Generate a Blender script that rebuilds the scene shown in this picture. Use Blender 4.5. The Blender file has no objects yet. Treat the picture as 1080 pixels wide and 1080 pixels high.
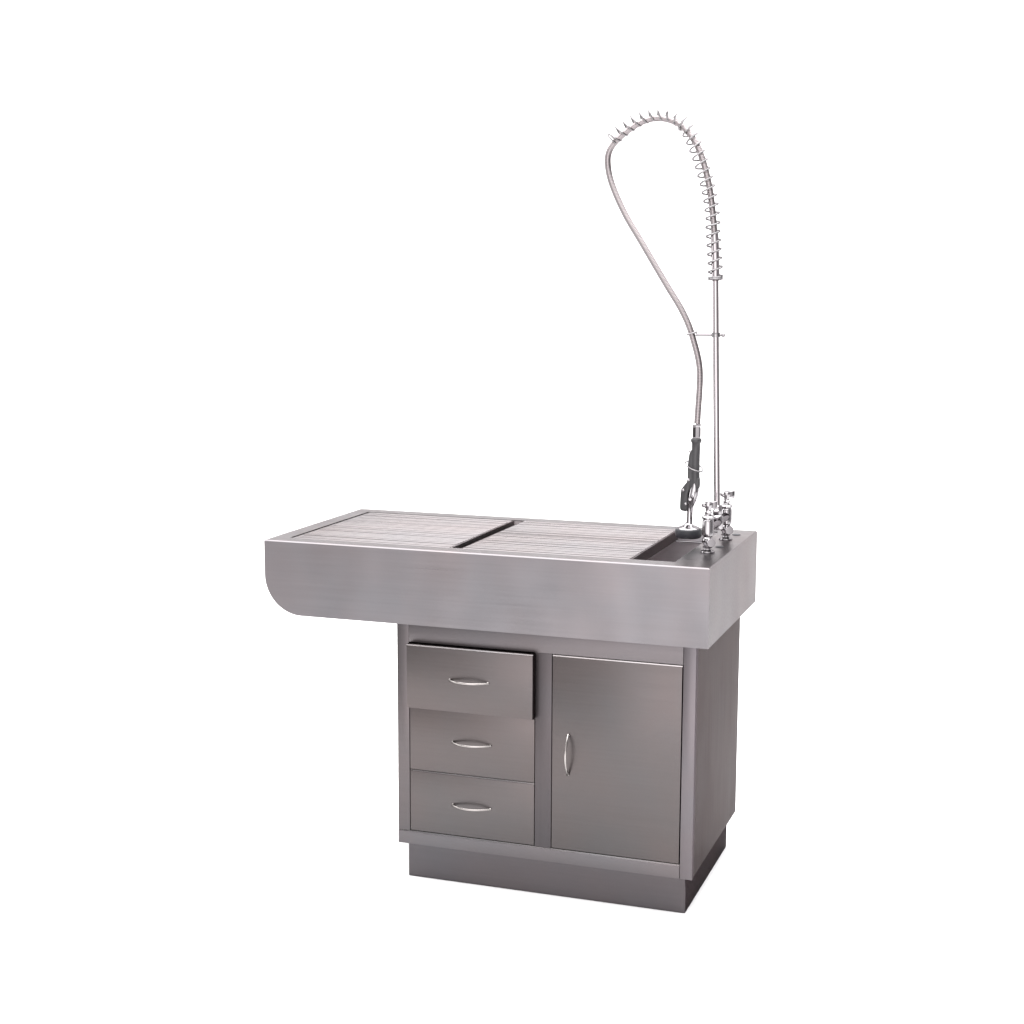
import bpy, bmesh, math, random
from mathutils import Vector, Matrix
random.seed(4)
S = bpy.context.scene
COL = S.collection
PI = math.pi

# ------------------------------------------------------------------ render look
S.render.engine = 'CYCLES'
S.view_settings.view_transform = 'Standard'
S.view_settings.look = 'None'
S.view_settings.exposure = 0.0
S.view_settings.gamma = 1.0
S.view_settings.use_curve_mapping = False
S.cycles.max_bounces = 10
S.cycles.glossy_bounces = 6
S.cycles.sample_clamp_indirect = 6.0
S.cycles.use_denoising = True

# ------------------------------------------------------------------ materials
def nodes_of(name):
    m = bpy.data.materials.new(name)
    m.use_nodes = True
    nt = m.node_tree
    return m, nt, nt.nodes['Principled BSDF']

def steel(name, col, rough=0.3, brush=(3, 140, 140), streak=0.04, wave=0.010, wave_scale=2.2, tone=0.045, bump=0.03, edge=0.35):
    """brushed sheet steel: fine streaks along one axis, slow tonal drift, slightly wavy sheet"""
    m, nt, b = nodes_of(name)
    N, L = nt.nodes, nt.links
    tc = N.new('ShaderNodeTexCoord')
    mp = N.new('ShaderNodeMapping'); mp.inputs['Scale'].default_value = brush
    L.new(tc.outputs['Object'], mp.inputs['Vector'])
    n1 = N.new('ShaderNodeTexNoise'); n1.inputs['Scale'].default_value = 1.0; n1.inputs['Detail'].default_value = 3
    L.new(mp.outputs['Vector'], n1.inputs['Vector'])
    n2 = N.new('ShaderNodeTexNoise'); n2.inputs['Scale'].default_value = wave_scale; n2.inputs['Detail'].default_value = 2
    L.new(tc.outputs['Object'], n2.inputs['Vector'])
    n3 = N.new('ShaderNodeTexNoise'); n3.inputs['Scale'].default_value = 3.2; n3.inputs['Detail'].default_value = 4
    L.new(tc.outputs['Object'], n3.inputs['Vector'])
    # roughness
    r = N.new('ShaderNodeMapRange')
    r.inputs['To Min'].default_value = max(0.02, rough - streak); r.inputs['To Max'].default_value = rough + streak
    r.inputs['From Min'].default_value = 0.25; r.inputs['From Max'].default_value = 0.75
    L.new(n1.outputs['Fac'], r.inputs['Value']); L.new(r.outputs['Result'], b.inputs['Roughness'])
    # colour drift: pinkish to bluish grey
    cr = N.new('ShaderNodeValToRGB')
    e = cr.color_ramp.elements
    e[0].position = 0.3; e[1].position = 0.7
    e[0].color = (col[0]*(1+tone), col[1]*(1-tone*0.35), col[2]*(1-tone*0.35), 1)
    e[1].color = (col[0]*(1-tone*0.9), col[1]*(1-tone*0.2), col[2]*(1+tone*0.5), 1)
    L.new(n3.outputs['Fac'], cr.inputs['Fac'])
    mx = N.new('ShaderNodeMix'); mx.data_type = 'RGBA'; mx.blend_type = 'MULTIPLY'
    mx.inputs['Factor'].default_value = 1.0
    sr = N.new('ShaderNodeMapRange')
    sr.inputs['From Min'].default_value = 0.25; sr.inputs['From Max'].default_value = 0.75
    sr.inputs['To Min'].default_value = 0.965; sr.inputs['To Max'].default_value = 1.03
    L.new(n1.outputs['Fac'], sr.inputs['Value'])
    L.new(cr.outputs['Color'], mx.inputs[6]); L.new(sr.outputs['Result'], mx.inputs[7])
    L.new(mx.outputs[2], b.inputs['Base Color'])
    b.inputs['Metallic'].default_value = 1.0
    b.inputs['Specular Tint'].default_value = (edge, edge*0.97, edge*0.97, 1)
    b1 = N.new('ShaderNodeBump'); b1.inputs['Strength'].default_value = 0.6; b1.inputs['Distance'].default_value = wave
    L.new(n2.outputs['Fac'], b1.inputs['Height'])
    b2 = N.new('ShaderNodeBump'); b2.inputs['Strength'].default_value = bump; b2.inputs['Distance'].default_value = 0.0004
    L.new(n1.outputs['Fac'], b2.inputs['Height']); L.new(b1.outputs['Normal'], b2.inputs['Normal'])
    L.new(b2.outputs['Normal'], b.inputs['Normal'])
    return m

def plain(name, col, rough, metal=0.0, var=0.06, scale=40, bump=0.0, spec=0.5):
    m, nt, b = nodes_of(name)
    N, L = nt.nodes, nt.links
    tc = N.new('ShaderNodeTexCoord')
    n = N.new('ShaderNodeTexNoise'); n.inputs['Scale'].default_value = scale; n.inputs['Detail'].default_value = 3
    L.new(tc.outputs['Object'], n.inputs['Vector'])
    r = N.new('ShaderNodeMapRange')
    r.inputs['To Min'].default_value = max(0.01, rough*(1-var*3)); r.inputs['To Max'].default_value = rough*(1+var*3)
    L.new(n.outputs['Fac'], r.inputs['Value']); L.new(r.outputs['Result'], b.inputs['Roughness'])
    cr = N.new('ShaderNodeValToRGB')
    cr.color_ramp.elements[0].color = tuple(c*(1-var) for c in col) + (1,)
    cr.color_ramp.elements[1].color = tuple(min(1, c*(1+var)) for c in col) + (1,)
    L.new(n.outputs['Fac'], cr.inputs['Fac']); L.new(cr.outputs['Color'], b.inputs['Base Color'])
    b.inputs['Metallic'].default_value = metal
    if metal: b.inputs['Specular Tint'].default_value = (0.26, 0.25, 0.255, 1)
    b.inputs['Specular IOR Level'].default_value = spec
    if bump:
        bp = N.new('ShaderNodeBump'); bp.inputs['Strength'].default_value = bump; bp.inputs['Distance'].default_value = 0.001
        L.new(n.outputs['Fac'], bp.inputs['Height']); L.new(bp.outputs['Normal'], b.inputs['Normal'])
    return m

M = {}
M['tub']    = steel('tub_steel', (0.194, 0.184, 0.187), 0.31, edge=0.56, wave=0.026)
M['basin']  = steel('basin_steel', (0.74, 0.70, 0.705), 0.42, edge=0.9)
M['grate']  = steel('grate_steel', (0.232, 0.216, 0.216), 0.28, brush=(4, 90, 90), wave=0.002, edge=0.43, tone=0.03)
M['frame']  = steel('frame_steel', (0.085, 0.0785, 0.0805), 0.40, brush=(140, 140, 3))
M['edge']   = steel('highlight_fold', (0.31, 0.29, 0.29), 0.24)  # paler than the panels: edge highlight put into the colour
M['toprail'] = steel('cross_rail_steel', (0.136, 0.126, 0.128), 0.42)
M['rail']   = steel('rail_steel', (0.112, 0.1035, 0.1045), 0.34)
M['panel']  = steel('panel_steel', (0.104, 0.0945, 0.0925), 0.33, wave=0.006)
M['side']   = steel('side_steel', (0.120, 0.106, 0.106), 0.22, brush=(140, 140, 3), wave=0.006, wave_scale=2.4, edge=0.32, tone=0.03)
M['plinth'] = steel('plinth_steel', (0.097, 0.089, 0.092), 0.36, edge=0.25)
M['satin']  = plain('satin_nickel', (0.36, 0.335, 0.325), 0.24, 1.0)
M['chrome'] = plain('chrome', (0.38, 0.365, 0.375), 0.09, 1.0, var=0.03)
M['pipe']   = plain('riser_steel', (0.40, 0.372, 0.382), 0.17, 1.0, var=0.04)
M['spring'] = plain('spring_steel', (0.27, 0.26, 0.265), 0.2, 1.0, var=0.04)
M['bar'] = steel('grate_end_steel', (0.22, 0.20, 0.20), 0.36, edge=0.3)
M['black']  = plain('black_plastic', (0.036, 0.035, 0.037), 0.42, 0.0, bump=0.05)
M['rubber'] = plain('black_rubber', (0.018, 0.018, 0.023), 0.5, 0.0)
M['white']  = plain('white_paper', (0.86, 0.86, 0.86), 0.85, 0.0, var=0.005, scale=3, spec=0.1)

def hose_mat():
    """flexible steel hose: fine ribs across its length (V of the UV map)"""
    m, nt, b = nodes_of('flexible_steel_hose')
    N, L = nt.nodes, nt.links
    uv = N.new('ShaderNodeUVMap'); uv.uv_map = 'UVMap'
    w = N.new('ShaderNodeTexWave'); w.wave_type = 'BANDS'; w.bands_direction = 'Y'
    w.inputs['Scale'].default_value = 75.0; w.inputs['Distortion'].default_value = 0.3
    L.new(uv.outputs['UV'], w.inputs['Vector'])
    bp = N.new('ShaderNodeBump'); bp.inputs['Strength'].default_value = 0.25; bp.inputs['Distance'].default_value = 0.0012
    L.new(w.outputs['Fac'], bp.inputs['Height']); L.new(bp.outputs['Normal'], b.inputs['Normal'])
    b.inputs['Base Color'].default_value = (0.29, 0.263, 0.267, 1)
    b.inputs['Specular Tint'].default_value = (0.22, 0.21, 0.215, 1)
    b.inputs['Metallic'].default_value = 1.0; b.inputs['Roughness'].default_value = 0.26
    return m
M['hose'] = hose_mat()

# ------------------------------------------------------------------ mesh helpers
class MB:
    """collects shapes into one mesh"""
    def __init__(self):
        self.bm = bmesh.new()
        self.uv = self.bm.loops.layers.uv.new('UVMap')
    def _merge(self, tmp):
        me = bpy.data.meshes.new('tmp'); tmp.to_mesh(me); tmp.free()
        self.bm.from_mesh(me); bpy.data.meshes.remove(me)
    def box(self, x0, x1, y0, y1, z0, z1, bev=0.0, seg=1):
        t = bmesh.new()
        bmesh.ops.create_cube(t, size=1.0)
        for v in t.verts:
            v.co = Vector(((x0+x1)/2 + v.co.x*(x1-x0), (y0+y1)/2 + v.co.y*(y1-y0), (z0+z1)/2 + v.co.z*(z1-z0)))
        if bev:
            bmesh.ops.bevel(t, geom=t.edges[:], offset=bev, segments=seg, profile=0.5, affect='EDGES', clamp_overlap=True)
        self._merge(t); return self
    def panel(self, x0, x1, y0, y1, z0, z1, top=0.0026, bev=0.0009):
        """folded sheet front: rounded a little all round, wider flat fold along the top front edge"""
        t = bmesh.new()
        bmesh.ops.create_cube(t, size=1.0)
        for v in t.verts:
            v.co = Vector(((x0+x1)/2 + v.co.x*(x1-x0), (y0+y1)/2 + v.co.y*(y1-y0), (z0+z1)/2 + v.co.z*(z1-z0)))
        if top:
            e = [e for e in t.edges if all(abs(v.co.y-y0) < 1e-7 and abs(v.co.z-z1) < 1e-7 for v in e.verts)]
            bmesh.ops.bevel(t, geom=e, offset=top, segments=1, profile=0.5, affect='EDGES')
            t.normal_update()
            for f in t.faces:
                if f.normal.y < -0.3 and f.normal.z > 0.3: f.material_index = 1     # fold gets a lighter colour in place of a highlight
            for v in t.verts:
                if abs(v.co.y-y0) < 1e-6 and abs(v.co.z-(z1-top)) < 1e-6: v.co.z = z1 - top*1.5
        if bev:
            e = [e for e in t.edges if all(abs(v.co.y-y0) < 1e-7 for v in e.verts)]
            bmesh.ops.bevel(t, geom=e, offset=bev, segments=2, profile=0.5, affect='EDGES')
        self._merge(t); return self
    def tube(self, pts, rad, n=16, flat=None, cap=True):
        """round (or flattened) tube along points; rad a number or a list"""
        pts = [Vector(p) for p in pts]
        k = len(pts)
        rs = rad if isinstance(rad, (list, tuple)) else [rad]*k
        tans = []
        for i in range(k):
            d = pts[min(i+1, k-1)] - pts[max(i-1, 0)]
            tans.append(d.normalized())
        t0 = tans[0]
        ref = Vector((0, 1, 0)) if abs(t0.y) < 0.9 else Vector((0, 0, 1))
        u = (ref - t0*ref.dot(t0)).normalized()
        rings, length = [], 0.0
        lens = []
        for i in range(k):
            if i: length += (pts[i]-pts[i-1]).length
            lens.append(length)
            u = (u - tans[i]*u.dot(tans[i])).normalized()
            w = tans[i].cross(u)
            fa, fb = flat if flat else (1, 1)
            rings.append([self.bm.verts.new(pts[i] + (u*math.cos(2*PI*j/n)*fa + w*math.sin(2*PI*j/n)*fb)*rs[i]) for j in range(n)])
        for i in range(k-1):
            for j in range(n):
                f = self.bm.faces.new((rings[i][j], rings[i][(j+1) % n], rings[i+1][(j+1) % n], rings[i+1][j]))
                f.smooth = True
                for lp, uvc in zip(f.loops, ((j/n, lens[i]), ((j+1)/n, lens[i]), ((j+1)/n, lens[i+1]), (j/n, lens[i+1]))):
                    lp[self.uv].uv = uvc
        if cap:
            self.bm.faces.new(rings[0][::-1]); self.bm.faces.new(rings[-1])
        return self
    def lathe(self, prof, origin=(0, 0, 0), axis=(0, 0, 1), n=32, sharp=True):
        """profile of (radius, height) turned about an axis"""
        ax = Vector(axis).normalized()
        q = Vector((0, 0, 1)).rotation_difference(ax)
        o = Vector(origin)
        rings = []
        for r, h in prof:
            if r < 1e-6:
                rings.append([self.bm.verts.new(o + q @ Vector((0, 0, h)))])
            else:
                rings.append([self.bm.verts.new(o + q @ Vector((r*math.cos(2*PI*j/n), r*math.sin(2*PI*j/n), h))) for j in range(n)])
        for a, b in zip(rings[:-1], rings[1:]):
            for j in range(n):
                k = (j+1) % n
                if len(a) == 1 and len(b) == 1: continue
                if len(a) == 1: f = self.bm.faces.new((a[0], b[k], b[j]))
                elif len(b) == 1: f = self.bm.faces.new((a[j], a[k], b[0]))
                else: f = self.bm.faces.new((a[j], a[k], b[k], b[j]))
                f.smooth = True
        return self
    def prism(self, poly, y0, y1, bev=0.0, seg=2):
        """polygon in x-z pulled along y"""
        t = bmesh.new()
        a = [t.verts.new((x, y0, z)) for x, z in poly]
        b = [t.verts.new((x, y1, z)) for x, z in poly]
        t.faces.new(a); t.faces.new(b[::-1])
        k = len(poly)
        for i in range(k):
            t.faces.new((a[(i+1) % k], a[i], b[i], b[(i+1) % k]))
        bmesh.ops.recalc_face_normals(t, faces=t.faces[:])
        if bev:
            bmesh.ops.bevel(t, geom=t.edges[:], offset=bev, segments=seg, profile=0.5, affect='EDGES', clamp_overlap=True)
        self._merge(t); return self
    def build(self, name, mat, parent=None, smooth=None, shift=(0, 0, 0)):
        bmesh.ops.recalc_face_normals(self.bm, faces=self.bm.faces[:])
        if shift != (0, 0, 0):
            bmesh.ops.translate(self.bm, verts=self.bm.verts[:], vec=shift)
        me = bpy.data.meshes.new(name)
        self.bm.to_mesh(me); self.bm.free()
        me.materials.append(mat)
        if any(p.material_index for p in me.polygons): me.materials.append(M['edge'])
        o = bpy.data.objects.new(name, me)
        COL.objects.link(o)
        if smooth is not None:
            for p in me.polygons: p.use_smooth = True
            me.set_sharp_from_angle(angle=math.radians(smooth))
        if parent: o.parent = parent
        return o

def empty(name, label, cat, loc, group=None):
    o = bpy.data.objects.new(name, None); COL.objects.link(o)
    o.location = loc; o.empty_display_size = 0.1
    o['label'] = label; o['category'] = cat
    if group: o['group'] = group
    return o

def spline(pts, per=8):
    """Catmull-Rom through points"""
    P = [Vector(p) for p in pts]
    P = [P[0]*2-P[1]] + P + [P[-1]*2-P[-2]]
    out = []
    for i in range(1, len(P)-2):
        for s in range(per):
            t = s/per
            a, b, c, d = P[i-1], P[i], P[i+1], P[i+2]
            out.append(0.5*((2*b) + (c-a)*t + (2*a-5*b+4*c-d)*t*t + (3*b-a-3*c+d)*t**3))
    out.append(P[-2].copy())
    return out

def smooth_pts(pts, it=2):
    pts = [Vector(p) for p in pts]
    for _ in range(it):
        q = [pts[0]] + [(pts[i-1] + pts[i]*2 + pts[i+1])/4 for i in range(1, len(pts)-1)] + [pts[-1]]
        pts = q
    return pts

# ------------------------------------------------------------------ setting: white paper sweep
sw = bmesh.new()
prof = [(-1.7, 0.0), (3.4, 0.0)]
R_ = 1.2
for i in range(1, 17):
    a = i/16*PI/2
    prof.append((3.4 + R_*math.sin(a), R_*(1-math.cos(a))))
prof.append((3.4+R_, 5.2))
rows = []
for y, z in prof:
    rows.append([sw.verts.new((x, y, z)) for x in (-6.0, 6.0)])
for a, b in zip(rows[:-1], rows[1:]):
    f = sw.faces.new((a[0], a[1], b[1], b[0])); f.smooth = True
me = bpy.data.meshes.new('floor'); sw.to_mesh(me); sw.free(); me.materials.append(M['white'])
fl = bpy.data.objects.new('floor', me); COL.objects.link(fl)
fl['kind'] = 'structure'; fl['label'] = 'seamless white studio floor curving up into a white backdrop'

# ------------------------------------------------------------------ wash table
L_, D_, ZT, H_ = 1.300, 0.6554, 0.9689, 0.2151
ZB = ZT - H_
XC0, XC1, YC0, YC1, ZC0 = 0.4045, 1.2648, 0.020, 0.6124, 0.1073
XT0, XT1, YT0, YT1 = 0.4246, 1.2421, 0.045, 0.5884
table = empty('wash_table', 'stainless steel wash table, long sink top overhanging a cabinet of three drawers and one door', 'wash table', (0, 0, 0))

# --- tub
OX0, OX1, OY0, OY1 = 0.053, 1.194, 0.060, 0.597
def make_tub():
    bm = bmesh.new()
    r = 0.115
    poly = [(0, ZT)]
    for i in range(0, 25):
        a = i/24*PI/2
        poly.append((r - r*math.cos(a), ZB + r - r*math.sin(a)))
    poly += [(L_, ZB), (L_, ZT)]
    n = len(poly)
    A = [bm.verts.new((x, 0, z)) for x, z in poly]
    B = [bm.verts.new((x, D_, z)) for x, z in poly]
    bm.faces.new(A); bm.faces.new(B[::-1])
    for i in range(n-1):                      # skin, the top is left for the rim
        f = bm.faces.new((A[i+1], A[i], B[i], B[i+1]))
        if 1 <= i <= 24: f.smooth = True
    o = [A[0], A[-1], B[-1], B[0]]
    inner = [bm.verts.new((x, y, ZT)) for x, y in ((OX0, OY0), (OX1, OY0), (OX1, OY1), (OX0, OY1))]
    for i in range(4):
        j = (i+1) % 4
        bm.faces.new((o[i], o[j], inner[j], inner[i]))
    bmesh.ops.recalc_face_normals(bm, faces=bm.faces[:])
    ed = []
    for e in bm.edges:
        a, b = e.verts
        top = abs(a.co.z-ZT) < 1e-6 and abs(b.co.z-ZT) < 1e-6
        if top and a in o and b in o: ed.append(e)
    bmesh.ops.bevel(bm, geom=ed, offset=0.0032, segments=1, profile=0.5, affect='EDGES', clamp_overlap=True)
    me = bpy.data.meshes.new('tub'); bm.to_mesh(me); bm.free()
    me.materials.append(M['tub'])
    for p in me.polygons: p.use_smooth = True
    me.set_sharp_from_angle(angle=math.radians(35))
    ob = bpy.data.objects.new('tub', me); COL.objects.link(ob); ob.parent = table
    return ob
tub = make_tub()

def make_basin():
    b = MB(); bm = b.bm
    e = 0.0006
    x0, x1, y0, y1 = OX0+e, OX1-e, OY0+e, OY1-e
    top = [bm.verts.new((x, y, ZT-0.0025)) for x, y in ((x0, y0), (x1, y0), (x1, y1), (x0, y1))]
    zl, zr = 0.845, 0.782
    bot = [bm.verts.new((x, y, z)) for x, y, z in ((x0+.004, y0+.004, zl), (x1-.004, y0+.004, zr), (x1-.004, y1-.004, zr), (x0+.004, y1-.004, zl))]
    for i in range(4):
        j = (i+1) % 4
        bm.faces.new((top[i], top[j], bot[j], bot[i]))
    bm.faces.new(bot)
    ed = [e_ for e_ in bm.edges if any(v in bot for v in e_.verts)]
    bmesh.ops.bevel(bm, geom=ed, offset=0.012, segments=4, profile=0.5, affect='EDGES')
    ob = b.build('basin', M['basin'], tub, smooth=40)
    return ob
make_basin()
# angle ledges the grates lie on, front and back
MB().box(OX0+.002, OX1-.002, OY1-.026, OY1-.0016, 0.9345, 0.9385, 0.0008).build('support_ledge', M['tub'], tub, smooth=40)
MB().box(OX0+.002, OX1-.002, OY0+.0016, OY0+.026, 0.9345, 0.9385, 0.0008).build('support_ledge', M['tub'], tub, smooth=40)
# drain in the low end of the basin
MB().lathe([(0.0, 0.0), (0.030, 0.0), (0.036, 0.002), (0.040, 0.004), (0.041, 0.0015)], (1.13, 0.33, 0.787)).build('drain', M['chrome'], tub, smooth=40)
# dark plugs in the tap ledge
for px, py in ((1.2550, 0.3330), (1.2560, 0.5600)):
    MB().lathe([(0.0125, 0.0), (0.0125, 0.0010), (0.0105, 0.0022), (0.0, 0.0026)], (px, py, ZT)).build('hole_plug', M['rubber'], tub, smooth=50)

# --- cabinet shell behind the face frame
FR = 0.022                      # depth of the face frame
YF = YC0 + FR
cab = MB()
cab.box(XC1-.0012-0.018, XC1-.0012, YF, YC1-.0012, ZC0+.0003, ZB-.0005, 0.0006, 1)
cab.box(XC0+.0012, XC0+.0012+0.018, YF, YC1-.0012, ZC0+.0003, ZB-.0005, 0.0006, 1)
cab.box(XC0+.0192+.0005, XC1-.0192-.0005, YC1-.0192, YC1-.0012, ZC0+.0003, ZB-.0005)
cab.box(XC0+.0192+.0005, XC1-.0192-.0005, YF+.0003, YC1-.0195, ZC0+.0003, ZC0+.018)
cab.build('cabinet_body', M['side'], table, smooth=40)

# --- face frame: stiles and rails butted together
DX0, DX1 = 0.4402, 0.8166       # drawer opening
GX0, GX1 = 0.8640, 1.2298       # door opening
OZ0, OZ1 = 0.1465, 0.7003
M['stile'] = steel('light_stile_steel', (0.140, 0.129, 0.134), 0.34, brush=(140, 140, 3))
def frame_piece(kind, mat, *b, top=0.0):
    MB().panel(*b, top=top, bev=0.0005).build(kind, mat, table, smooth=40)
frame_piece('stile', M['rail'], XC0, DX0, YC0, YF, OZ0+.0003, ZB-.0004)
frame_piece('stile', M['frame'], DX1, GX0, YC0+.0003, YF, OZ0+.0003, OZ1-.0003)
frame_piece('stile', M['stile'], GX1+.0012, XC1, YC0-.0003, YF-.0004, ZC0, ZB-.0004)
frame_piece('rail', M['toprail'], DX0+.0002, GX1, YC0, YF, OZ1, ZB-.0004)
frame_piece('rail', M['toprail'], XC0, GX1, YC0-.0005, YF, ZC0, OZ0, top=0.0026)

# --- handles: a bowed bar that tapers into flat feet
def handle(parent, cx, y, cz, vertical=False):
    n = 33
    pts, rad = [], []
    half, out = 0.059, 0.025
    for i in range(n):
        t = -1 + 2*i/(n-1)
        prot = out*(1-abs(t)**2.0) + 0.0015
        s = t*half
        pts.append((s, -prot, 0))
        rad.append(0.0026 + 0.0006*(1-t**4))
    if vertical: P = [(cx, y+p[1], cz+p[0]) for p in pts]
    else: P = [(cx+p[0], y+p[1], cz) for p in pts]
    b = MB().tube(P, rad, 14, flat=(0.8, 1.0))
    for s in (-1, 1):               # feet
        q = 0.0565*s
        c = (cx, y, cz+q) if vertical else (cx+q, y, cz)
        b.lathe([(0.0, 0.0), (0.0045, 0.0), (0.0045, -0.0015), (0.0032, -0.0035), (0.0, -0.004)], c, (0, 1, 0), 16)
    return b.build('handle', M['satin'], parent, smooth=50)

# --- drawers (the top one stands slightly open)
TH = 0.020
for z0, z1, yf, lab in ((0.1490, 0.3280, YC0+.0005, None), (0.3300, 0.5140, YC0+.0005, None), (0.5154, 0.6978, -0.0010, 'top drawer pulled slightly open')):
    dx0, dx1 = DX0+.0019, DX1-(.0019 if not lab else .0009)
    d = MB()
    d.panel(dx0, dx1, yf, yf+TH, z0, z1)
    # drawer box behind the front
    bx0, bx1, by0, by1, bz0, bz1 = dx0+.014, dx1-.014, yf+TH+.0003, yf+TH+.48, z0+.012, z1-.03
    d.box(bx0, bx0+.006, by0, by1, bz0, bz1); d.box(bx1-.006, bx1, by0, by1, bz0, bz1)
    d.box(bx0+.0063, bx1-.0063, by1-.006, by1, bz0, bz1); d.box(bx0+.0063, bx1-.0063, by0, by1-.0063, bz0, bz0+.006)
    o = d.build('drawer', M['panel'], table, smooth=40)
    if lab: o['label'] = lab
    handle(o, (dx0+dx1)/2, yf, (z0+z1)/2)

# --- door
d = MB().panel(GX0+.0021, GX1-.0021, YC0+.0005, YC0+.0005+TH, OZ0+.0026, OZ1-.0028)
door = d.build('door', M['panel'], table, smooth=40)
handle(door, 0.9125, YC0+.0005, 0.4205, True)

# --- plinth
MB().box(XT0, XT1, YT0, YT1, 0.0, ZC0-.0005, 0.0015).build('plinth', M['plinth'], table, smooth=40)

# ------------------------------------------------------------------ the two lift-out grates
def make_grate(x0, x1, label):
    cx, cy, zb = (x0+x1)/2, (OY0+OY1)/2, 0.9387
    g = empty('grate', label, 'grate', (cx, cy, zb), 'grates lying in the tub')
    y0, y1 = OY0+.0025, OY1-.0025
    sh = (-cx, -cy, -zb)
    fr = MB()
    for a, b in ((x0, x0+.004), (x1-.004, x1)):
        fr.box(a, b, y0, y1, zb, ZT-.0012, 0.0006, 1)
    for k in (1, 2):
        xx = x0 + (x1-x0)*k/3
        fr.box(xx-.003, xx+.003, y0+.002, y1-.002, zb+.0002, zb+.016, 0.0006, 1)
    fr.build('frame', M['bar'], g, smooth=40, shift=sh)
    sl = MB()
    n = 26
    for i in range(n):
        yc = y0 + .009 + (y1-y0-.018)*i/(n-1)
        dz = random.uniform(-.0007, .0007)
        w = .0076
        t = bmesh.new()
        bmesh.ops.create_cube(t, size=1.0)
        z0_, z1_ = zb+.0165, ZT+.0004
        for v in t.verts:
            v.co = Vector(((x0+x1)/2 + v.co.x*(x1-x0-.0086), v.co.y*2*w, v.co.z*(z1_-z0_)))
        bmesh.ops.bevel(t, geom=t.edges[:], offset=0.0022, segments=2, profile=0.5, affect='EDGES')
        bmesh.ops.rotate(t, verts=t.verts[:], matrix=Matrix.Rotation(math.radians(random.uniform(-2.6, 2.6)), 3, 'X'))
        bmesh.ops.translate(t, verts=t.verts[:], vec=(0, yc, (z0_+z1_)/2 + dz))
        sl._merge(t)
    sl.build('slats', M['grate'], g, smooth=50, shift=sh)
    return g
make_grate(0.0570, 0.5512, 'slatted steel grate at the rounded overhanging end of the wash table')
make_grate(0.5812, 1.0724, 'slatted steel grate between the dark slot and the open basin beside the tap')

# ------------------------------------------------------------------ pre-rinse faucet
FX, FY = 1.2420, 0.351
faucet = empty('spray_faucet', 'tall chrome spray faucet with sprung hose loop and two handles on the tub ledge', 'faucet', (FX, FY, ZT))
FS = (-FX, -FY, -ZT)

def leg(x, y, handle_dir, tall=0.0):
    o = (x, y, ZT)
    b = MB()
    b.lathe([(0.0, 0.0003), (0.0195, 0.0003), (0.0198, 0.002), (0.0185, 0.0045), (0.0135, 0.0065), (0.0105, 0.008), (0.0095, 0.012),
             (0.0130, 0.0135), (0.0135, 0.0165), (0.0100, 0.018), (0.0115, 0.022), (0.0150, 0.027), (0.0162, 0.033), (0.0150, 0.039),
             (0.0118, 0.0435), (0.0130, 0.046), (0.0158, 0.0475), (0.0162, 0.052), (0.0160, 0.086), (0.0152, 0.090), (0.0135, 0.0915),
             (0.0130, 0.0925), (0.0168, 0.0938), (0.0172, 0.0985), (0.0150, 0.1015), (0.0100, 0.1035), (0.0088, 0.106), (0.0098, 0.108),
             (0.0098, 0.1125), (0.0075, 0.1150), (0.0, 0.1155)], o, n=28)
    # side shank with a flat disc cap, turned to the front
    dr = Vector((0.50, -0.86, 0.0)).normalized()
    b.lathe([(0.0, 0.0), (0.0092, 0.0), (0.0092, 0.014), (0.0122, 0.0148), (0.0126, 0.0215), (0.0115, 0.0235), (0.0, 0.0238)],
            Vector(o) + Vector((0.004, -0.004, 0.031)), dr, 24)
    v = b.build('valve', M['chrome'], faucet, smooth=40, shift=FS)
    # lever handle: a flared hub with an upright paddle on one side and a ball on the other
    h = MB()
    h.lathe([(0.0, 0.0), (0.0078, 0.0), (0.0074, 0.004), (0.0102, 0.009), (0.0118, 0.016), (0.0112, 0.0225), (0.0066, 0.0250), (0.0, 0.0255)], (x, y, ZT+0.1158), (0, 0, 1), 20)
    hd = Vector((math.cos(handle_dir), math.sin(handle_dir), 0))
    sd = Vector((-hd.y, hd.x, 0))
    c = Vector((x, y, ZT+0.1320))
    t_ = bmesh.new()
    bmesh.ops.create_cube(t_, size=1.0)
    for v_ in t_.verts:
        k_ = v_.co.copy()
        v_.co = c + hd*(0.0150 + k_.x*0.0180) + sd*(k_.y*(0.0075 if k_.x > 0 else 0.0100)) + Vector((0, 0, -0.001 + k_.z*(0.0235 if k_.x > 0 else 0.0170)))
    bmesh.ops.bevel(t_, geom=t_.edges[:], offset=0.0022, segments=3, profile=0.5, affect='EDGES')
    h._merge(t_)
    h.lathe([(0.0, -.0080), (.0050, -.0064), (.0078, -.002), (.0078, .002), (.0050, .0064), (0, .0080)], c - hd*.0120, (0, 0, 1), 18)
    h.build('lever', M['chrome'], v, smooth=45, shift=FS)
    return v
leg(1.2415, 0.236, math.radians(25))
leg(1.2440, 0.466, math.radians(32))

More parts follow.
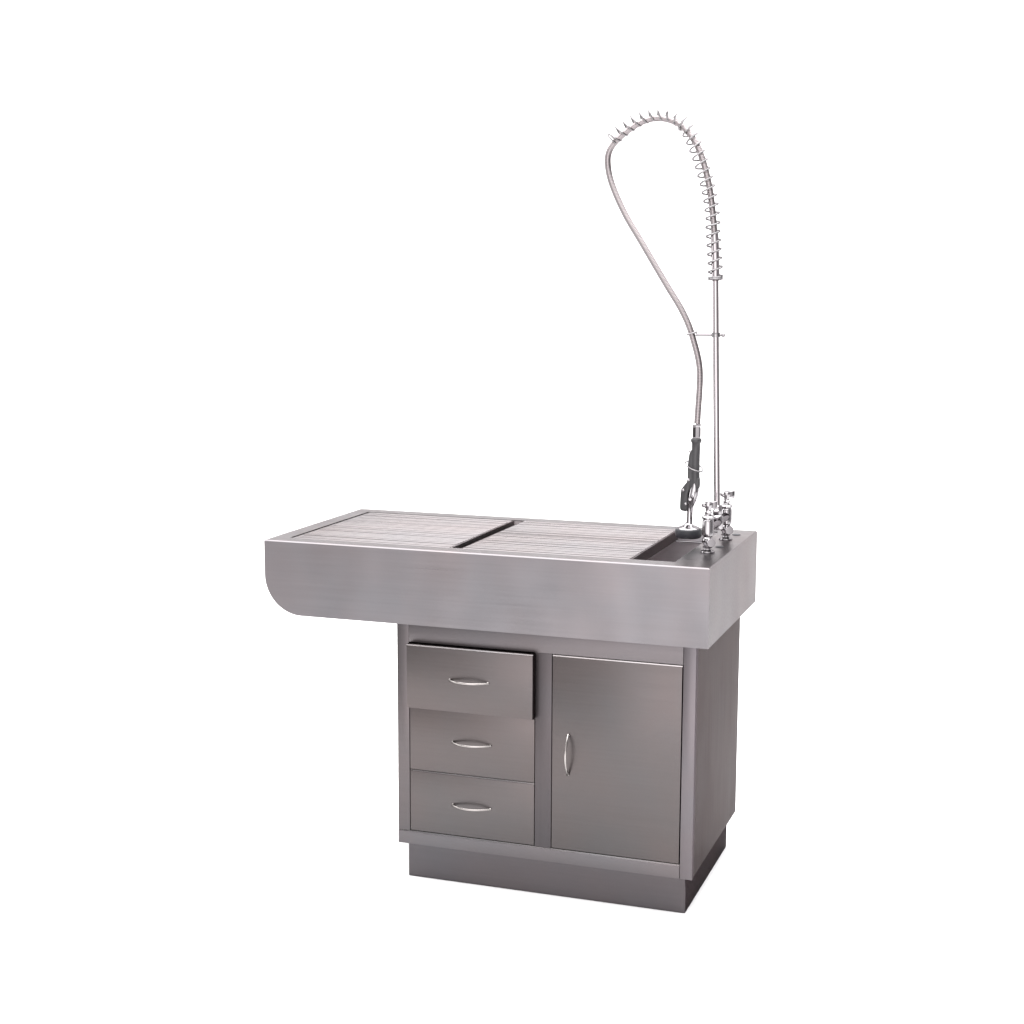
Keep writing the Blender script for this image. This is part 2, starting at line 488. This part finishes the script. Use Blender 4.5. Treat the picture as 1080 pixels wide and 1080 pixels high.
# bridge joining the two valves, with the riser socket on its middle
b = MB()
b.tube([(1.2418, 0.250, ZT+.068), (1.2420, 0.300, ZT+.068), (1.2425, FY, ZT+.068), (1.2432, 0.405, ZT+.068), (1.2438, 0.452, ZT+.068)],
       [0.0125, 0.0125, 0.0150, 0.0125, 0.0125], 24)
b.lathe([(0.0, .046), (.0135, .046), (.0175, .050), (.0180, .068), (.0170, .084), (.0125, .088)], (1.2422, FY, ZT), n=28)
b.build('bridge', M['chrome'], faucet, smooth=45, shift=FS)
b = MB().lathe([(0.0, .0882), (.0112, .0882), (.0128, .091), (.0128, .1015), (.0112, .103), (.0104, .1045), (.0122, .106), (.0122, .1135), (.0095, .116), (0.0, .1165)],
               (1.2421, FY, ZT), n=6)
b.build('riser_nut', M['chrome'], faucet, smooth=30, shift=FS)

RX = lambda z: 1.2417 + (1.2228-1.2417)*(z-1.0515)/(1.7106-1.0515)
rp = [(RX(z), FY, z) for z in (ZT+.112, 1.2, 1.35, 1.5, 1.6, 1.7130)]
MB().tube(rp, 0.0087, 24).build('riser', M['pipe'], faucet, smooth=50, shift=FS)

# hose: up out of the riser, over the loop and down to the spray valve
HZ = [(1.2227,1.7060),(1.2223,1.7250),(1.2204,1.7925),(1.2133,1.8708),(1.2036,1.9437),(1.1889,2.0061),(1.1689,2.0633),(1.1446,2.1020),(1.1164,2.1291),
      (1.0890,2.1428),(1.0563,2.1495),(1.0236,2.1458),(0.9908,2.1327),(0.9580,2.1112),(0.9297,2.0864),(0.9140,2.0615),(0.9105,2.0326),
      (0.9178,1.9902),(0.9390,1.9370),(0.9695,1.8784),(1.0037,1.8251),(1.0490,1.7526),(1.0876,1.6913),(1.1236,1.6363),(1.1500,1.5853),
      (1.1665,1.5369),(1.1788,1.4934),(1.1842,1.4545),(1.1842,1.4106),(1.1818,1.3615),(1.1793,1.3100)]
hp = smooth_pts(spline([(x, FY, z) for x, z in HZ], 10), 6)
hose = MB().tube(hp, 0.0089, 20).build('hose', M['hose'], faucet, smooth=60, shift=FS)
# sleeve where the hose joins the riser
MB().tube([(RX(1.712), FY, 1.712), (1.2224, FY, 1.730), (1.2210, FY, 1.770), (1.2190, FY, 1.812), (1.2170, FY, 1.838), (1.2168, FY, 1.840)],
          [0.0112, 0.0112, 0.0112, 0.0112, 0.0108, 0.0082], 20).build('collar', M['pipe'], hose, smooth=40, shift=FS)

# spring: open coils round the hose, two closed coils at the foot
SZ = [(1.2227,1.7100),(1.2215,1.7401),(1.2193,1.7663),(1.2170,1.7925),(1.2145,1.8239),(1.2123,1.8500),(1.2090,1.8761),(1.2051,1.9021),(1.2007,1.9282),
      (1.1955,1.9530),(1.1893,1.9745),(1.1830,1.9958),(1.1757,2.0187),(1.1677,2.0411),(1.1590,2.0635),(1.1497,2.0854),(1.1390,2.1075),(1.1262,2.1262),
      (1.1098,2.1421),(1.0817,2.1554),(1.0534,2.1580),(1.0262,2.1540),(1.0005,2.1454),(0.9787,2.1336),(0.9578,2.1196),(0.9369,2.1034),(0.9220,2.0902)]
SZ = [(x + (.0030 if 6 <= i <= 15 else 0), z + (.0035 if i >= 16 else 0)) for i, (x, z) in enumerate(SZ)]
sp = smooth_pts(spline([(x, FY, z) for x, z in SZ], 10), 8)
cum = [0.0]
for i in range(1, len(sp)): cum.append(cum[-1] + (sp[i]-sp[i-1]).length)
tot = cum[-1]
def at(s):
    for i in range(1, len(sp)):
        if cum[i] >= s:
            t = (s-cum[i-1])/(cum[i]-cum[i-1])
            p = sp[i-1].lerp(sp[i], t)
            k0, k1 = max(0, i-4), min(len(sp)-1, i+3)
            return p, (sp[k1]-sp[k0]).normalized()
    return sp[-1], (sp[-1]-sp[-5]).normalized()
turns_open = 27.0
NT = 24
# feet: 2 tight turns
seq = []
for i in range(int(2*NT)):
    seq.append((0.0 + 0.0042*i/NT, -2*PI*i/NT, 0.0185))
s0, th0 = seq[-1][0], seq[-1][1]
n_open = int(turns_open*NT)
for i in range(1, n_open+1):
    f = i/n_open
    seq.append((s0 + (tot-s0-0.006)*f, th0 - 2*PI*i/NT, 0.0190 - 0.0004*f))
s1, th1 = seq[-1][0], seq[-1][1]
for i in range(1, NT+1):
    seq.append((s1 + 0.005*i/NT, th1 - 2*PI*i/NT, 0.0165))
# one consistent frame along the spring
pts = []
for s, a, r in seq:
    p, t = at(s)
    e2 = Vector((0, -1, 0))
    e1 = t.cross(e2).normalized()      # right-hand side on the way up
    pts.append(p + e1*(r*math.cos(a)) + e2*(r*math.sin(a)))
MB().tube(pts, 0.0027, 8).build('spring', M['spring'], faucet, smooth=60, shift=FS)

# hose holder: a bar clamped on the riser that ends in a cup ring round the hose
hb = MB()
zc = 1.5596
rx = RX(zc)
hb.lathe([(0.0086, -.006), (.0118, -.006), (.0122, -.004), (.0122, .004), (.0118, .006), (.0086, .006)], (rx, FY, zc), (0, 0, 1), 24)
hb.tube([(1.1715, FY-.004, zc), (1.19, FY-.003, zc), (rx-.010, FY, zc)], 0.0040, 14)
hb.tube([(rx+.010, FY, zc), (rx+.0165, FY, zc)], 0.0042, 14)
hb.lathe([(0.0, 0.0), (.0048, 0.0), (.0058, .002), (.0058, .007), (.0045, .009), (0.0, .0095)], (rx+.0165, FY, zc), (1, 0, 0), 16)
# the ring follows the tilt of the hose
ring_c = Vector((1.1592, FY, 1.5625))
tt = Vector((0.30, 0.0, -0.95)).normalized()
ea = Vector((0, 1, 0)); eb = tt.cross(ea).normalized()
Rr = 0.0122
rpts = [ring_c + (ea*math.cos(2*PI*i/40) + eb*math.sin(2*PI*i/40))*Rr for i in range(41)]
hb.tube(rpts, 0.0030, 10, cap=False, flat=(1.7, 0.8))
hb.build('hose_holder', M['spring'], faucet, smooth=45, shift=FS)

# spray valve hanging from the hose
NX = 1.1775
b = MB()
b.lathe([(0.0, .0), (.0110, .0), (.0118, .003), (.0118, .028), (.0112, .0295), (.0112, .033), (.0124, .035), (.0124, .0395), (.0095, .042), (.0, .0425)],
        (1.1782, FY, 1.2705), (0, 0, 1), 8)
ferrule = b.build('ferrule', M['chrome'], hose, smooth=30, shift=FS)

vb = MB()   # chrome body under the grip: a cast bulb running into a slim stem and a spray face
body_path = [(1.1775, FY, 1.1600), (1.1765, FY, 1.1380), (1.1745, FY, 1.1240), (1.1722, FY, 1.1100), (1.1690, FY, 1.0960), (1.1655, FY, 1.0840), (1.1636, FY, 1.0720), (1.1632, FY, 1.0500), (1.1628, FY, 1.0260)]
vb.tube(body_path, [.0095, .0110, .0135, .0138, .0122, .0100, .0086, .0082, .0084], 22)
vb.lathe([(0.0, .020), (.0085, .020), (.0095, .0165), (.0130, .0130), (.0230, .0090), (.0320, .0050), (.0345, .0025), (.0345, .0), (.0, .0)], (1.1605, FY, 1.0115), (0, 0, 1), 40)
vb.lathe([(0, 0), (.0042, 0), (.0046, .002), (.0046, .016), (0, .017)], (1.1690, FY-.0175, 1.1010), (0.1, -1, 0.1), 12)   # pivot screw
spray = vb.build('spray_valve', M['chrome'], faucet, smooth=45, shift=FS)
MB().lathe([(.0330, .0285), (.0362, .0275), (.0376, .0235), (.0380, .0150), (.0372, .0070), (.0345, .0025), (.0300, .0008), (.0, .0008)], (1.1605, FY, 0.9860), (0, 0, 1), 44).build('bumper', M['rubber'], spray, smooth=60, shift=FS)
g = MB()    # black grip
g.lathe([(0.0, 1.2700), (.0138, 1.2700), (.0152, 1.2680), (.0155, 1.2630), (.0140, 1.2590), (.0122, 1.2570), (.0120, 1.2400)], (NX, FY, 0), n=28)
g.tube([(NX, FY, 1.2420), (1.1768, FY, 1.22), (1.1765, FY, 1.19), (1.1768, FY, 1.165), (1.1772, FY, 1.146)], [.0120, .0122, .0124, .0126, .0128], 24)
# heel of the grip at the back
g.prism([(1.1660, 1.1600), (1.1895, 1.1600), (1.1912, 1.1460), (1.1895, 1.1300), (1.1770, 1.1235), (1.1640, 1.1200), (1.1600, 1.1400)], FY-.0105, FY+.0105, .003)
g.build('grip', M['black'], spray, smooth=50, shift=FS)
t = MB()    # squeeze lever along the front of the grip
t.prism([(1.1690, 1.2385), (1.1640, 1.2370), (1.1592, 1.2240), (1.1562, 1.1950), (1.1562, 1.1580), (1.1545, 1.1470), (1.1385, 1.1262), (1.1368, 1.1100),
         (1.1355, 1.0720), (1.1375, 1.0668), (1.1425, 1.0640), (1.1545, 1.0628), (1.1585, 1.0680), (1.1590, 1.0900), (1.1580, 1.1120), (1.1640, 1.1290), (1.1700, 1.1600), (1.1700, 1.2100)],
        FY-.0092, FY+.0092, .0028)
t.build('trigger', M['black'], spray, smooth=50, shift=FS)
for sx, sz in ((1.1620, 1.2345), (1.1600, 1.1530), (1.1450, 1.1235), (1.1530, 1.0840)):
    MB().lathe([(.0040, 0.0), (.0040, .0012), (.0030, .0022), (0.0, .0025)], (sx, FY-.0092, sz), (0, -1, 0), 14).build('rivet', M['chrome'], spray, smooth=40, shift=FS)
rc = Vector((1.1731, FY, 1.1905))   # wire ring that locks the lever, hanging at a slant
ea = Vector((0.0255, -0.004, -0.0118)).normalized(); eb = (Vector((0.05, -1.0, -0.28))).normalized()
eb = (eb - ea*eb.dot(ea)).normalized()
rp = [rc + ea*(0.0275*math.cos(2*PI*i/48)) + eb*(0.0225*math.sin(2*PI*i/48)) for i in range(49)]
MB().tube(rp, 0.0019, 10, cap=False).build('locking_ring', M['spring'], spray, smooth=60, shift=FS)

# ------------------------------------------------------------------ camera (solved from the photograph)
cam = bpy.data.cameras.new('camera')
cam.sensor_width = 36.0; cam.sensor_fit = 'HORIZONTAL'
cam.lens = 36.0*1661.2/1080.0
cam.clip_end = 200.0
co = bpy.data.objects.new('camera', cam); COL.objects.link(co)
a, bb, c = math.radians(81.53405615), math.radians(19.48217621), math.radians(0.1622041)
rot = Matrix.Rotation(bb, 3, 'Z') @ Matrix.Rotation(a, 3, 'X') @ Matrix.Rotation(c, 3, 'Z')
co.matrix_world = Matrix.Translation((2.1580, -3.9674, 1.7148)) @ rot.to_4x4()
S.camera = co

# ------------------------------------------------------------------ studio light
w = bpy.data.worlds.new('World'); S.world = w; w.use_nodes = True
nt = w.node_tree; N, L = nt.nodes, nt.links
bg = N['Background']
tc = N.new('ShaderNodeTexCoord')
dp = N.new('ShaderNodeVectorMath'); dp.operation = 'DOT_PRODUCT'
dp.inputs[1].default_value = Vector((0.10, -0.97, -0.16)).normalized()
L.new(tc.outputs['Generated'], dp.inputs[0])
cr = N.new('ShaderNodeValToRGB')          # a dim studio, brightest on the side the camera stands
el = cr.color_ramp.elements
el[0].position = 0.0; el[0].color = (0.26, 0.25, 0.26, 1)
el[1].position = 0.975; el[1].color = (1.75, 1.69, 1.71, 1)
for ps, v in ((0.45, 0.06), (0.66, 0.34), (0.80, 0.72), (0.905, 0.60)):
    e2 = el.new(ps); e2.color = (v, v*0.97, v*0.98, 1)
L.new(dp.outputs['Value'], cr.inputs['Fac'])
L.new(cr.outputs['Color'], bg.inputs['Color'])
bg.inputs['Strength'].default_value = 2.1

def area(name, loc, target, sx_, sy_, power, col=(1, 1, 1)):
    l = bpy.data.lights.new(name, 'AREA'); l.shape = 'RECTANGLE'; l.size = sx_; l.size_y = sy_; l.energy = power; l.color = col
    o = bpy.data.objects.new(name, l); COL.objects.link(o)
    o.location = loc
    o.rotation_euler = (Vector(target)-Vector(loc)).to_track_quat('-Z', 'Y').to_euler()
    return o
area('overhead_softbox', (0.3, 0.1, 4.9), (0.3, 0.1, 0.0), 8.5, 6.5, 930)
area('backdrop_light', (0.7, 1.2, 4.9), (0.7, 4.8, 1.2), 6.0, 0.8, 30)
area('side_fill', (-3.4, -0.6, 1.9), (0.8, 0.3, 1.0), 1.8, 2.6, 45)  # unseen lamp, added to streak hose and chrome and lift floor shade
area('front_fill_strip', (0.8, -3.5, 4.7), (0.8, 0.0, 0.7), 3.2, 0.8, 34)  # unseen lamp, added to make the panel top folds shine
